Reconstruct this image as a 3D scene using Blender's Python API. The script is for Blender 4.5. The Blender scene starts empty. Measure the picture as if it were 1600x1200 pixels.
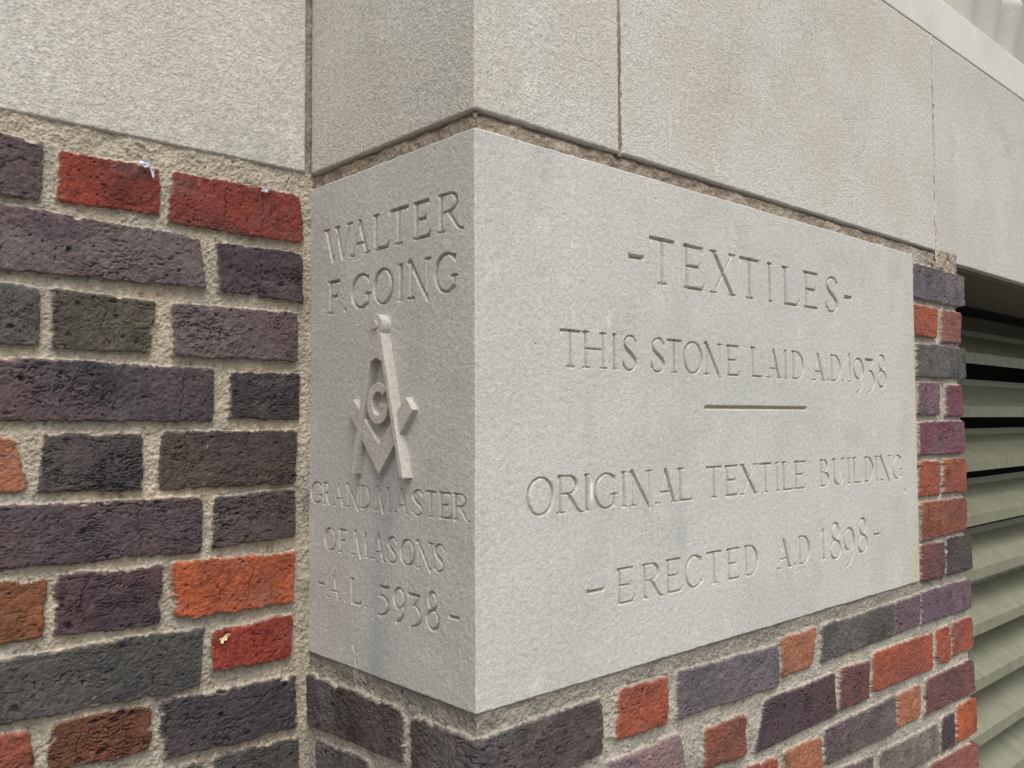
import bpy, bmesh, math
import numpy as np
from mathutils import Matrix, Vector

# ------------------------------------------------------------------ camera, sky, sun, exposure
scene = bpy.context.scene
C = scene.collection
CAM_POS = (-0.50336, -0.59642, 0.25853)
YAW, PITCH, ROLL, FPX = 0.74282, 0.04061, -0.00395, 1370.66
cy, sy, cp, sp = math.cos(YAW), math.sin(YAW), math.cos(PITCH), math.sin(PITCH)
fwd = Vector((sy * cp, cy * cp, sp)); rgt = Vector((cy, -sy, 0)); upv = rgt.cross(fwd)
cr, sr = math.cos(ROLL), math.sin(ROLL)
r2 = cr * rgt + sr * upv; u2 = -sr * rgt + cr * upv
cam = bpy.data.cameras.new('camera'); cam_ob = bpy.data.objects.new('camera', cam); C.objects.link(cam_ob)
M = Matrix((r2, u2, -fwd)).transposed().to_4x4(); M.translation = CAM_POS
cam_ob.matrix_world = M
cam.sensor_width = 36.0; cam.lens = FPX / 1600 * 36.0
cam.clip_start = 0.02; cam.clip_end = 3000
scene.camera = cam_ob

SUN_EL, SUN_AZ = math.radians(60), math.radians(205)     # azimuth: from +Y towards +X
world = bpy.data.worlds.new('World'); scene.world = world; world.use_nodes = True
nt = world.node_tree
sky = nt.nodes.new('ShaderNodeTexSky'); sky.sky_type = 'NISHITA'; sky.sun_disc = False
sky.sun_elevation = SUN_EL; sky.sun_rotation = SUN_AZ
sky.air_density = 1.0; sky.dust_density = 5.0; sky.ozone_density = 1.0
bg = nt.nodes['Background']; bg.inputs[1].default_value = 0.15
grey = nt.nodes.new('ShaderNodeHueSaturation'); grey.inputs['Saturation'].default_value = 0.22       # overcast: a grey-white sky
nt.links.new(sky.outputs[0], grey.inputs['Color']); nt.links.new(grey.outputs[0], bg.inputs[0])
sun = bpy.data.lights.new('sun', 'SUN'); sun.energy = 0.95; sun.angle = math.radians(30); sun.color = (1.0, 0.95, 0.87)
sun_ob = bpy.data.objects.new('sun', sun); C.objects.link(sun_ob)
sd = Vector((math.sin(SUN_AZ) * math.cos(SUN_EL), math.cos(SUN_AZ) * math.cos(SUN_EL), math.sin(SUN_EL)))
sun_ob.rotation_euler = sd.to_track_quat('Z', 'Y').to_euler()
scene.view_settings.view_transform = 'Standard'; scene.view_settings.look = 'None'
scene.view_settings.exposure = 0.42; scene.view_settings.gamma = 1.0

# ------------------------------------------------------------------ measures (metres)
H = 0.522          # cornerstone height
L = 0.9209         # inscription face length
D = 0.2921         # return depth of the pier
G = 0.0172         # bed joint over the cornerstone
TOP = 0.9092       # top of the limestone course
CAP = 0.987        # top of the smooth cap band
XJ1, XJ2 = 0.2017, 1.0155
PEND = 1.137
HG = H + G

# ------------------------------------------------------------------ helpers
def tag(o, label, cat, group=None):
    o['label'] = label; o['category'] = cat
    if group: o['group'] = group
    return o
def empty(name, loc, label, cat, group=None):
    o = bpy.data.objects.new(name, None); C.objects.link(o); o.location = loc
    o.empty_display_size = 0.05
    return tag(o, label, cat, group)
def link(name, me, mat, parent=None, label=None):
    o = bpy.data.objects.new(name, me); C.objects.link(o)
    if mat: me.materials.append(mat)
    if parent:
        o.parent = parent; o.matrix_parent_inverse = Matrix.Translation(-Vector(parent.location))
    if label: o['label'] = label
    return o
def grid_obj(name, P, mask, mat, parent=None, col=None, label=None, smooth=True):
    """mesh from a (ny,nx,3) lattice, keeping the quads where mask (ny-1,nx-1) holds"""
    ny, nx = P.shape[:2]
    idx = np.arange(ny * nx).reshape(ny, nx)
    q = np.stack([idx[:-1, :-1], idx[:-1, 1:], idx[1:, 1:], idx[1:, :-1]], -1)[mask]
    used = np.zeros(ny * nx, bool); used[q.ravel()] = True
    remap = np.cumsum(used) - 1
    q = remap[q].astype(np.int32)
    v = P.reshape(-1, 3)[used].astype(np.float32)
    me = bpy.data.meshes.new(name)
    me.vertices.add(len(v)); me.vertices.foreach_set('co', v.ravel())
    me.loops.add(q.size); me.loops.foreach_set('vertex_index', q.ravel())
    me.polygons.add(len(q))
    me.polygons.foreach_set('loop_start', np.arange(0, q.size, 4, dtype=np.int32))
    me.polygons.foreach_set('loop_total', np.full(len(q), 4, np.int32))
    me.polygons.foreach_set('use_smooth', np.full(len(q), smooth, bool))
    if col is not None:
        a = me.color_attributes.new('tint', 'FLOAT_COLOR', 'POINT')
        c = np.ones((len(v), 4), np.float32); c[:, :3] = col.reshape(-1, 3)[used]
        a.data.foreach_set('color', c.ravel())
    me.update(calc_edges=True); me.validate()
    return link(name, me, mat, parent, label)
def join_grids(objs):
    """several lattice meshes of one part become one mesh"""
    bm = bmesh.new()
    for o in objs: bm.from_mesh(o.data)
    bm.to_mesh(objs[0].data); bm.free()
    for o in objs[1:]: bpy.data.objects.remove(o)
    return objs[0]
def bm_obj(name, bm, mat, parent=None, label=None, bevel=0, smooth=False):
    bmesh.ops.recalc_face_normals(bm, faces=bm.faces)
    me = bpy.data.meshes.new(name); bm.to_mesh(me); bm.free()
    if smooth: me.polygons.foreach_set('use_smooth', np.ones(len(me.polygons), bool))
    o = link(name, me, mat, parent, label)
    if bevel:
        m = o.modifiers.new('bevel', 'BEVEL'); m.width = bevel; m.segments = 3; m.limit_method = 'ANGLE'
    return o
def add_box(bm, x0, x1, y0, y1, z0, z1):
    v = [bm.verts.new((x, y, z)) for x in (x0, x1) for y in (y0, y1) for z in (z0, z1)]
    for f in ((0, 1, 3, 2), (4, 6, 7, 5), (0, 4, 5, 1), (2, 3, 7, 6), (0, 2, 6, 4), (1, 5, 7, 3)):
        bm.faces.new([v[i] for i in f])
def hash2(ix, iy, seed):
    h = (ix.astype(np.uint32) * np.uint32(374761393) + iy.astype(np.uint32) * np.uint32(668265263) + np.uint32((seed * 2246822519) & 0xffffffff))
    h = (h ^ (h >> np.uint32(13))) * np.uint32(1274126177)
    h = h ^ (h >> np.uint32(16))
    return (h & np.uint32(0xffffff)).astype(np.float32) / np.float32(0xffffff)
def noise(u, v, su, sv=None, seed=0):
    """smooth value noise in -1..1; su, sv = feature size in metres"""
    sv = sv or su
    x = u / su + 1000.0; y = v / sv + 1000.0
    ix = np.floor(x); iy = np.floor(y); fx = x - ix; fy = y - iy
    ix = ix.astype(np.int64); iy = iy.astype(np.int64)
    fx = fx * fx * (3 - 2 * fx); fy = fy * fy * (3 - 2 * fy)
    a = hash2(ix, iy, seed); b = hash2(ix + 1, iy, seed); c = hash2(ix, iy + 1, seed); d = hash2(ix + 1, iy + 1, seed)
    return (a + (b - a) * fx + (c - a) * fy + (a - b - c + d) * fx * fy) * 2 - 1
def fbm(u, v, s, oct=3, seed=0):
    r = 0; a = 1.0; t = 0
    for k in range(oct):
        r = r + a * noise(u, v, s / 2 ** k, seed=seed + 17 * k); t += a; a *= 0.5
    return r / t
def smooth(x, a, b):
    t = np.clip((x - a) / (b - a), 0, 1); return t * t * (3 - 2 * t)
def axis(*segs):
    """concatenated spacing: (start, end, step) ..."""
    out = []
    for a, b, s in segs:
        n = max(1, int(round((b - a) / s))); out.append(np.linspace(a, b, n + 1)[:-1])
    out.append(np.array([segs[-1][1]])); return np.concatenate(out)
def wrap(UU, ZZ, h, r):
    """unwrapped pier face: u<0 is the return face (x=0), u>0 the inscription face (y=0), h = outward, r = arris radius"""
    e = np.abs(UU)
    phi = np.where(e < r, (1 - e / np.maximum(r, 1e-6)) * math.pi / 4, 0)
    a = np.where(e < r, r - r * np.sin(phi), e); b = np.where(e < r, r - r * np.cos(phi), 0)
    a = a - np.sin(phi) * h; b = b - np.cos(phi) * h
    R_ = UU >= 0
    return np.stack([np.where(R_, a, b), np.where(R_, b, a), ZZ], -1)
def flat(y0):
    return lambda UU, ZZ, h: np.stack([UU, y0 - h, ZZ], -1)

# ------------------------------------------------------------------ materials
def nodes(name, rough=0.9, spec=0.2):
    m = bpy.data.materials.new(name); m.use_nodes = True
    t = m.node_tree; b = t.nodes['Principled BSDF']
    b.inputs['Roughness'].default_value = rough
    b.inputs['Specular IOR Level'].default_value = spec
    return m, t, b
def N(t, kind, **kw):
    n = t.nodes.new(kind)
    for k, v in kw.items():
        if hasattr(n, k): setattr(n, k, v)
        else: n.inputs[k.replace('_', ' ')].default_value = v
    return n
def tex_noise(t, vec, scale, detail=2, rough=0.5):
    n = N(t, 'ShaderNodeTexNoise', Scale=scale, Detail=detail, Roughness=rough); t.links.new(vec, n.inputs['Vector']); return n.outputs['Fac']
def mapr(t, src, a, b, c, d):
    n = N(t, 'ShaderNodeMapRange', From_Min=a, From_Max=b, To_Min=c, To_Max=d); t.links.new(src, n.inputs['Value']); return n.outputs['Result']
def mul(t, a, b):
    n = t.nodes.new('ShaderNodeMath'); n.operation = 'MULTIPLY'; t.links.new(a, n.inputs[0])
    if isinstance(b, float): n.inputs[1].default_value = b
    else: t.links.new(b, n.inputs[1])
    return n.outputs[0]
def addn(t, a, b):
    n = t.nodes.new('ShaderNodeMath'); n.operation = 'ADD'; t.links.new(a, n.inputs[0]); t.links.new(b, n.inputs[1]); return n.outputs[0]
def scale_col(t, col, fac):
    n = t.nodes.new('ShaderNodeVectorMath'); n.operation = 'SCALE'
    t.links.new(col, n.inputs[0]); t.links.new(fac, n.inputs['Scale']); return n.outputs[0]
def mixc(t, fac, a, b):
    n = t.nodes.new('ShaderNodeMix'); n.data_type = 'RGBA'
    if isinstance(fac, float): n.inputs[0].default_value = fac
    else: t.links.new(fac, n.inputs[0])
    for s, i in ((a, 6), (b, 7)):
        if isinstance(s, tuple): n.inputs[i].default_value = (*s, 1)
        else: t.links.new(s, n.inputs[i])
    return n.outputs[2]
def bump(t, b, hgt, dist, strength=1.0):
    n = N(t, 'ShaderNodeBump', Strength=strength, Distance=dist); t.links.new(hgt, n.inputs['Height']); t.links.new(n.outputs[0], b.inputs['Normal'])
def limestone(name, c0, c1, grain=420.0, contrast=0.16, bdist=0.0008, attr=False, speck=0.0):
    m, t, b = nodes(name, 0.92, 0.15)
    vec = t.nodes.new('ShaderNodeTexCoord').outputs['Object']
    big = tex_noise(t, vec, 5.0, 5, 0.6); g1 = tex_noise(t, vec, grain, 3, 0.65); g2 = tex_noise(t, vec, grain * 0.4, 2)
    base = mixc(t, mapr(t, big, 0.35, 0.65, 0, 1), c0, c1)
    if attr:
        a = t.nodes.new('ShaderNodeAttribute'); a.attribute_name = 'tint'
        mm = t.nodes.new('ShaderNodeMix'); mm.data_type = 'RGBA'; mm.blend_type = 'MULTIPLY'; mm.inputs[0].default_value = 1
        t.links.new(base, mm.inputs[6]); t.links.new(a.outputs['Color'], mm.inputs[7]); base = mm.outputs[2]
    f = mul(t, mapr(t, g1, 0.3, 0.7, 1 - contrast, 1 + contrast), mapr(t, g2, 0.3, 0.7, 1 - contrast * .45, 1 + contrast * .45))
    pt = tex_noise(t, vec, 22.0, 5, 0.62); f = mul(t, f, mapr(t, pt, 0.60, 0.72, 1.0, 1.14))            # pale scuffs
    dk = tex_noise(t, vec, 9.0, 6, 0.7); f = mul(t, f, mapr(t, dk, 0.30, 0.46, 0.87, 1.0))               # soiled patches
    if speck:
        s = N(t, 'ShaderNodeTexVoronoi', Scale=grain * 0.33); t.links.new(vec, s.inputs['Vector'])
        f = mul(t, f, mapr(t, s.outputs['Distance'], 0.06, 0.2, 1 - speck, 1.0))
    t.links.new(scale_col(t, base, f), b.inputs['Base Color'])
    bump(t, b, addn(t, g1, mul(t, g2, 0.8)), bdist)
    return m
def tinted(name, grain, contrast, bdist, rough=0.9, spec=0.2, fine=2):
    """mineral surface whose own colour varies over the mesh ('tint' attribute)"""
    m, t, b = nodes(name, rough, spec)
    vec = t.nodes.new('ShaderNodeTexCoord').outputs['Object']
    a = t.nodes.new('ShaderNodeAttribute'); a.attribute_name = 'tint'
    g1 = tex_noise(t, vec, grain, fine, 0.6); g2 = tex_noise(t, vec, grain * 0.35, 2)
    f = mul(t, mapr(t, g1, 0.3, 0.7, 1 - contrast, 1 + contrast), mapr(t, g2, 0.3, 0.7, 1 - contrast * .5, 1 + contrast * .5))
    t.links.new(scale_col(t, a.outputs['Color'], f), b.inputs['Base Color'])
    bump(t, b, addn(t, g1, g2), bdist)
    return m
M_CORNER = limestone('cornerstone limestone', (0.475, 0.47, 0.44), (0.515, 0.51, 0.475), 420.0, 0.18, 0.0007, attr=True)
M_EMBLEM = limestone('weathered emblem limestone', (0.45, 0.425, 0.375), (0.49, 0.465, 0.42), 420.0, 0.18, 0.0008)
M_BLOCK = limestone('buff tooled limestone', (0.49, 0.462, 0.395), (0.545, 0.525, 0.475), 360.0, 0.22, 0.0016, speck=0.22)
M_LINTEL = limestone('grey streaked limestone', (0.46, 0.445, 0.395), (0.525, 0.515, 0.475), 360.0, 0.20, 0.0013, speck=0.15)
M_CAP = limestone('smooth pale limestone', (0.56, 0.545, 0.50), (0.60, 0.585, 0.54), 450.0, 0.08, 0.0004)
M_ORN = limestone('carved pale limestone', (0.46, 0.445, 0.40), (0.53, 0.51, 0.46), 450.0, 0.08, 0.0004)
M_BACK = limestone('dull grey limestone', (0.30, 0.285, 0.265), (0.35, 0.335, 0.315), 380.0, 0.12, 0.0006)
M_BRICK = tinted('rustic brick', 700.0, 0.16, 0.0006, 0.8, 0.3)
M_MORTAR = tinted('sandy mortar', 620.0, 0.20, 0.0011, 0.95, 0.1)
def metal():
    m, t, b = nodes('weathered sage paint', 0.45, 0.45)
    vec = t.nodes.new('ShaderNodeTexCoord').outputs['Object']
    mp = N(t, 'ShaderNodeMapping'); mp.inputs['Scale'].default_value = (12, 5, 5); t.links.new(vec, mp.inputs[0])
    st = tex_noise(t, mp.outputs[0], 3.0, 5, 0.6); fn = tex_noise(t, vec, 90.0, 4, 0.65); sp_ = tex_noise(t, vec, 260.0, 2, 0.5)
    c = mixc(t, mapr(t, st, 0.35, 0.7, 0, 1), (0.17, 0.172, 0.115), (0.235, 0.235, 0.168))
    c = mixc(t, mapr(t, fn, 0.58, 0.75, 0, 0.6), c, (0.22, 0.21, 0.15))
    c = mixc(t, mapr(t, sp_, 0.68, 0.74, 0, 0.8), c, (0.10, 0.10, 0.08))
    t.links.new(c, b.inputs['Base Color'])
    t.links.new(mapr(t, fn, 0.3, 0.7, 0.35, 0.6), b.inputs['Roughness'])
    bump(t, b, fn, 0.0006)
    return m
M_SLAT = metal()
m_, t_, b_ = nodes('dark plenum', 0.9, 0.1); b_.inputs['Base Color'].default_value = (0.02, 0.02, 0.018, 1); M_DARK = m_
def plain_noise(name, a, b_col, sc, rough=0.9):
    m, t, b = nodes(name, rough, 0.2); vec = t.nodes.new('ShaderNodeTexCoord').outputs['Object']
    t.links.new(mixc(t, tex_noise(t, vec, sc, 6, 0.6), a, b_col), b.inputs['Base Color']); return m
M_BRONZE = plain_noise('brown soffit paint', (0.085, 0.075, 0.052), (0.12, 0.105, 0.075), 30.0, 0.6)
M_GROUND = plain_noise('concrete pavement', (0.11, 0.105, 0.10), (0.17, 0.165, 0.155), 4.0)
M_SCRAP = plain_noise('grey plastic scrap', (0.45, 0.49, 0.56), (0.62, 0.64, 0.70), 200.0, 0.5)
M_FLECK = plain_noise('pale splash', (0.70, 0.52, 0.26), (0.78, 0.66, 0.42), 300.0)
M_CAULK = plain_noise('pale joint filler', (0.50, 0.46, 0.40), (0.62, 0.60, 0.56), 60.0)

# ------------------------------------------------------------------ ground
bm = bmesh.new()
v = [bm.verts.new(c) for c in ((-400, -400, -1.25), (400, -400, -1.25), (400, 400, -1.25), (-400, 400, -1.25))]; bm.faces.new(v)
g_ = bm_obj('pavement', bm, M_GROUND); g_['kind'] = 'structure'
LEFT_BRICKS=[([(-0.3448, 0.5209), (-0.2798, 0.5147), (-0.2827, 0.4628), (-0.3437, 0.4644)], 'purple'), ([(-0.2644, 0.5119), (-0.1722, 0.514), (-0.1722, 0.4658), (-0.2648, 0.4658)], 'red'), ([(-0.1592, 0.5132), (-0.0198, 0.5114), (-0.0138, 0.4591), (-0.1618, 0.4602)], 'red2'), ([(-0.3435, 0.4543), (-0.1318, 0.448), (-0.1231, 0.3954), (-0.3424, 0.3953)], 'purple2'), ([(-0.1118, 0.4453), (-0.0153, 0.4459), (-0.0158, 0.3915), (-0.1085, 0.3948)], 'plum'), ([(-0.3422, 0.3841), (-0.2803, 0.3806), (-0.2805, 0.3287), (-0.3412, 0.3259)], 'grey'), ([(-0.269, 0.3817), (-0.1749, 0.3775), (-0.18, 0.3265), (-0.2676, 0.327)], 'olive'), ([(-0.1583, 0.3783), (-0.0205, 0.3788), (-0.0201, 0.3236), (-0.1557, 0.3245)], 'purple2'), ([(-0.341, 0.3159), (-0.1147, 0.3123), (-0.1155, 0.2582), (-0.3399, 0.2591)], 'purple'), ([(-0.095, 0.3103), (-0.0176, 0.3115), (-0.0189, 0.2593), (-0.096, 0.2615)], 'black'), ([(-0.3493, 0.2515), (-0.2974, 0.2417), (-0.2889, 0.1965), (-0.3482, 0.1971)], 'orange2'), ([(-0.2739, 0.2477), (-0.1864, 0.2459), (-0.1851, 0.1905), (-0.2773, 0.1941)], 'slate'), ([(-0.167, 0.2476), (-0.0196, 0.2472), (-0.0216, 0.189), (-0.1682, 0.1909)], 'brownblack'), ([(-0.3385, 0.1833), (-0.1249, 0.1792), (-0.1263, 0.125), (-0.3375, 0.1282)], 'purple'), ([(-0.1112, 0.1784), (-0.0231, 0.1827), (-0.0211, 0.1296), (-0.1128, 0.1269)], 'slate'), ([(-0.3514, 0.1196), (-0.2701, 0.1132), (-0.2725, 0.0626), (-0.3503, 0.0601)], 'brownorange'), ([(-0.2621, 0.1151), (-0.166, 0.1146), (-0.1666, 0.0586), (-0.2623, 0.0626)], 'plum'), ([(-0.1552, 0.1153), (-0.021, 0.1134), (-0.0246, 0.0585), (-0.1506, 0.0592)], 'orange'), ([(-0.336, 0.0487), (-0.1228, 0.0458), (-0.1242, -0.0122), (-0.335, -0.0074)], 'grey2'), ([(-0.1139, 0.0404), (-0.0245, 0.0459), (-0.0265, -0.0018), (-0.1135, -0.0001)], 'red'), ([(-0.3489, -0.0154), (-0.2827, -0.02), (-0.2784, -0.0562), (-0.348, -0.0588)], 'redor'), ([(-0.2627, -0.0173), (-0.1756, -0.0203), (-0.1732, -0.066), (-0.2663, -0.0595)], 'brown'), ([(-0.1637, -0.0197), (-0.0193, -0.0219), (-0.0189, -0.079), (-0.1611, -0.0765)], 'slate2'), ([(-0.1092, -0.0881), (-0.0165, -0.09), (-0.0177, -0.1423), (-0.1086, -0.1439)], 'grey2')]
PIER_BRICKS=[([(-0.2902, -0.024), (-0.108, -0.0229), (-0.1079, -0.0715), (-0.291, -0.0793)], 'plumgrey'), ([(-0.27, -0.0914), (-0.17, -0.0863), (-0.1698, -0.1373), (-0.2695, -0.1444)], 'plumgrey'), ([(-0.0934, -0.0236), (0.1645, -0.0195), (0.1648, -0.0745), (-0.0934, -0.0716)], 'plumgrey'), ([(0.19, -0.0165), (0.2705, -0.0209), (0.2674, -0.0694), (0.1854, -0.0669)], 'redor'), ([(0.2887, -0.019), (0.4973, -0.0262), (0.4958, -0.0752), (0.2877, -0.07)], 'mauvegrey'), ([(0.5036, -0.0193), (0.5904, -0.0189), (0.5753, -0.0665), (0.5021, -0.0669)], 'orange2'), ([(0.6075, -0.02), (0.8249, -0.0203), (0.8183, -0.0671), (0.6058, -0.0672)], 'grey'), ([(0.8315, -0.0203), (0.9163, -0.0204), (0.9091, -0.0663), (0.827, -0.0666)], 'mauve'), ([(0.9213, -0.018), (1.1273, -0.0215), (1.1239, -0.0729), (0.9234, -0.0666)], 'mauve'), ([(0.1734, -0.0874), (0.2897, -0.0857), (0.306, -0.1481), (0.1727, -0.1421)], 'palemauve'), ([(0.3373, -0.0914), (0.4176, -0.0939), (0.4191, -0.1409), (0.3338, -0.1361)], 'rust'), ([(0.4658, -0.0877), (0.64, -0.0892), (0.6415, -0.1446), (0.4385, -0.1443)], 'plum'), ([(0.6546, -0.0868), (0.7382, -0.0902), (0.7359, -0.1425), (0.6488, -0.1411)], 'plumred'), ([(0.7506, -0.0833), (0.9616, -0.0869), (0.9584, -0.1434), (0.7481, -0.1378)], 'redor'), ([(0.9767, -0.0853), (1.0286, -0.0874), (1.0304, -0.1446), (0.9787, -0.1391)], 'redor'), ([(1.0421, -0.0843), (1.1288, -0.0869), (1.1283, -0.1386), (1.0388, -0.1388)], 'redor'), ([(0.4201, -0.1554), (0.4871, -0.163), (0.4857, -0.2103), (0.4188, -0.2037)], 'redor'), ([(0.5053, -0.1614), (0.5971, -0.1622), (0.6003, -0.2158), (0.5038, -0.21)], 'orange2'), ([(0.6093, -0.1576), (0.8182, -0.1582), (0.82, -0.2096), (0.6076, -0.2043)], 'purple2'), ([(0.8312, -0.1591), (0.9088, -0.1597), (0.9062, -0.2086), (0.8289, -0.2061)], 'orange2'), ([(0.933, -0.1566), (1.1298, -0.1598), (1.1262, -0.2151), (0.9252, -0.2109)], 'plumred'), ([(0.6279, -0.219), (0.7442, -0.226), (0.7419, -0.276), (0.626, -0.2685)], 'purple2'), ([(0.7684, -0.2286), (0.9733, -0.2331), (0.9754, -0.2834), (0.7663, -0.2738)], 'tan'), ([(0.9888, -0.2295), (1.0412, -0.231), (1.0406, -0.2855), (0.9856, -0.284)], 'plum'), ([(1.0525, -0.224), (1.1371, -0.2262), (1.1331, -0.2867), (1.0488, -0.2833)], 'orange'), ([(0.9402, -0.2904), (1.1436, -0.3046), (1.1426, -0.3635), (0.9371, -0.3454)], 'dustyred'), ([(0.9229, 0.508), (1.1296, 0.5086), (1.1261, 0.4537), (0.9199, 0.4518)], 'mauvegrey'), ([(0.9193, 0.4404), (1.0122, 0.4419), (1.0041, 0.3919), (0.919, 0.3899)], 'rustor'), ([(1.0306, 0.4402), (1.108, 0.442), (1.1076, 0.3892), (1.0275, 0.3869)], 'dustyred'), ([(0.9281, 0.3781), (1.1272, 0.3813), (1.1267, 0.327), (0.9252, 0.3244)], 'grey'), ([(0.932, 0.3163), (1.0103, 0.3173), (1.0072, 0.2639), (0.9292, 0.2639)], 'mauve'), ([(1.042, 0.3149), (1.1086, 0.3153), (1.1053, 0.2629), (1.0388, 0.2618)], 'magenta'), ([(0.9335, 0.2525), (1.1132, 0.2529), (1.1098, 0.1983), (0.9306, 0.1993)], 'magenta'), ([(0.9276, 0.1892), (1.0053, 0.1864), (1.0021, 0.1316), (0.9246, 0.1333)], 'redor'), ([(1.0238, 0.189), (1.1177, 0.187), (1.114, 0.1304), (1.0206, 0.1337)], 'rustor'), ([(0.9289, 0.1228), (1.1161, 0.1181), (1.1127, 0.0652), (0.9305, 0.0628)], 'rust'), ([(0.9301, 0.0557), (1.0184, 0.0533), (1.0125, -0.003), (0.927, -0.0006)], 'plumred'), ([(1.0266, 0.0578), (1.1352, 0.0543), (1.1312, -0.0064), (1.0231, -0.0022)], 'slate')]
TEXT_RIGHT=[(0.0507, [('-', 0.213, 0.2385, 0.4355, 0.4285), ('T', 0.2478, 0.293, 0.4579, 0.4064), ('E', 0.3093, 0.3516, 0.4577, 0.4064), ('X', 0.3609, 0.4138, 0.4575, 0.4065), ('T', 0.4229, 0.467, 0.4573, 0.4065), ('I', 0.4831, 0.5001, 0.4571, 0.4066), ('L', 0.5221, 0.5652, 0.4569, 0.4066), ('E', 0.5753, 0.6178, 0.4567, 0.4067), ('S', 0.6328, 0.6729, 0.4565, 0.4067), ('-', 0.6884, 0.7123, 0.4353, 0.4287)]), (0.0374, [('T', 0.108, 0.1381, 0.347, 0.3095), ('H', 0.1404, 0.1766, 0.347, 0.3096), ('I', 0.1836, 0.1947, 0.3471, 0.3096), ('S', 0.2008, 0.227, 0.3471, 0.3096), ('S', 0.2476, 0.2756, 0.3471, 0.3096), ('T', 0.2772, 0.3053, 0.3471, 0.3096), ('O', 0.3067, 0.3444, 0.3471, 0.3097), ('N', 0.3471, 0.3838, 0.3471, 0.3097), ('E', 0.3923, 0.4218, 0.3471, 0.3097), ('L', 0.445, 0.4756, 0.3472, 0.3098), ('A', 0.4801, 0.5149, 0.3472, 0.3098), ('I', 0.5219, 0.5309, 0.3472, 0.3098), ('D', 0.5412, 0.5724, 0.3472, 0.3098), ('A', 0.5926, 0.6292, 0.3472, 0.3099), ('.', 0.6357, 0.6411, 0.3134, 0.3105), ('D', 0.6439, 0.6751, 0.3472, 0.3099), ('.', 0.6766, 0.682, 0.3127, 0.3098), ('1', 0.6941, 0.7071, 0.3514, 0.3099), ('9', 0.7125, 0.7458, 0.3462, 0.295), ('3', 0.7497, 0.7791, 0.3466, 0.2954), ('8', 0.7873, 0.8185, 0.3547, 0.3036)]), (0.0371, [('O', 0.0617, 0.0991, 0.2043, 0.1672), ('R', 0.1027, 0.141, 0.2042, 0.167), ('I', 0.1397, 0.1511, 0.2041, 0.167), ('G', 0.1556, 0.192, 0.204, 0.1669), ('I', 0.1962, 0.2087, 0.2039, 0.1668), ('N', 0.2116, 0.2492, 0.2038, 0.1667), ('A', 0.2538, 0.292, 0.2037, 0.1666), ('L', 0.2942, 0.3244, 0.2036, 0.1665), ('T', 0.3478, 0.3789, 0.2034, 0.1663), ('E', 0.3852, 0.4155, 0.2032, 0.1662), ('X', 0.4171, 0.4562, 0.2031, 0.1661), ('T', 0.4594, 0.4895, 0.203, 0.1659), ('I', 0.4961, 0.5085, 0.2029, 0.1659), ('L', 0.5129, 0.5429, 0.2028, 0.1658), ('E', 0.5429, 0.5751, 0.2027, 0.1657), ('B', 0.6097, 0.6374, 0.2025, 0.1655), ('U', 0.6453, 0.6807, 0.2024, 0.1654), ('I', 0.6857, 0.7011, 0.2023, 0.1653), ('L', 0.7045, 0.7366, 0.2022, 0.1652), ('D', 0.7389, 0.7686, 0.2021, 0.1651), ('I', 0.7722, 0.7873, 0.202, 0.165), ('N', 0.7896, 0.8272, 0.2019, 0.1649), ('G', 0.8316, 0.8658, 0.2018, 0.1648)]), (0.0375, [('-', 0.1442, 0.1697, 0.0902, 0.0842), ('E', 0.1892, 0.2183, 0.105, 0.0676), ('R', 0.2294, 0.2676, 0.1049, 0.0676), ('E', 0.2705, 0.3006, 0.1049, 0.0676), ('C', 0.3051, 0.34, 0.1049, 0.0675), ('T', 0.3462, 0.377, 0.1049, 0.0675), ('E', 0.3869, 0.4166, 0.1049, 0.0674), ('D', 0.4239, 0.4548, 0.1049, 0.0674), ('A', 0.4979, 0.5324, 0.1049, 0.0673), ('.', 0.5395, 0.5441, 0.0708, 0.0682), ('D', 0.5494, 0.5805, 0.1049, 0.0673), ('.', 0.5812, 0.5858, 0.071, 0.0684), ('1', 0.6105, 0.6219, 0.1088, 0.0672), ('8', 0.6342, 0.666, 0.1151, 0.0637), ('9', 0.6733, 0.7071, 0.105, 0.0513), ('8', 0.7149, 0.7461, 0.1153, 0.064), ('-', 0.7651, 0.787, 0.0892, 0.0853)])]
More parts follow.
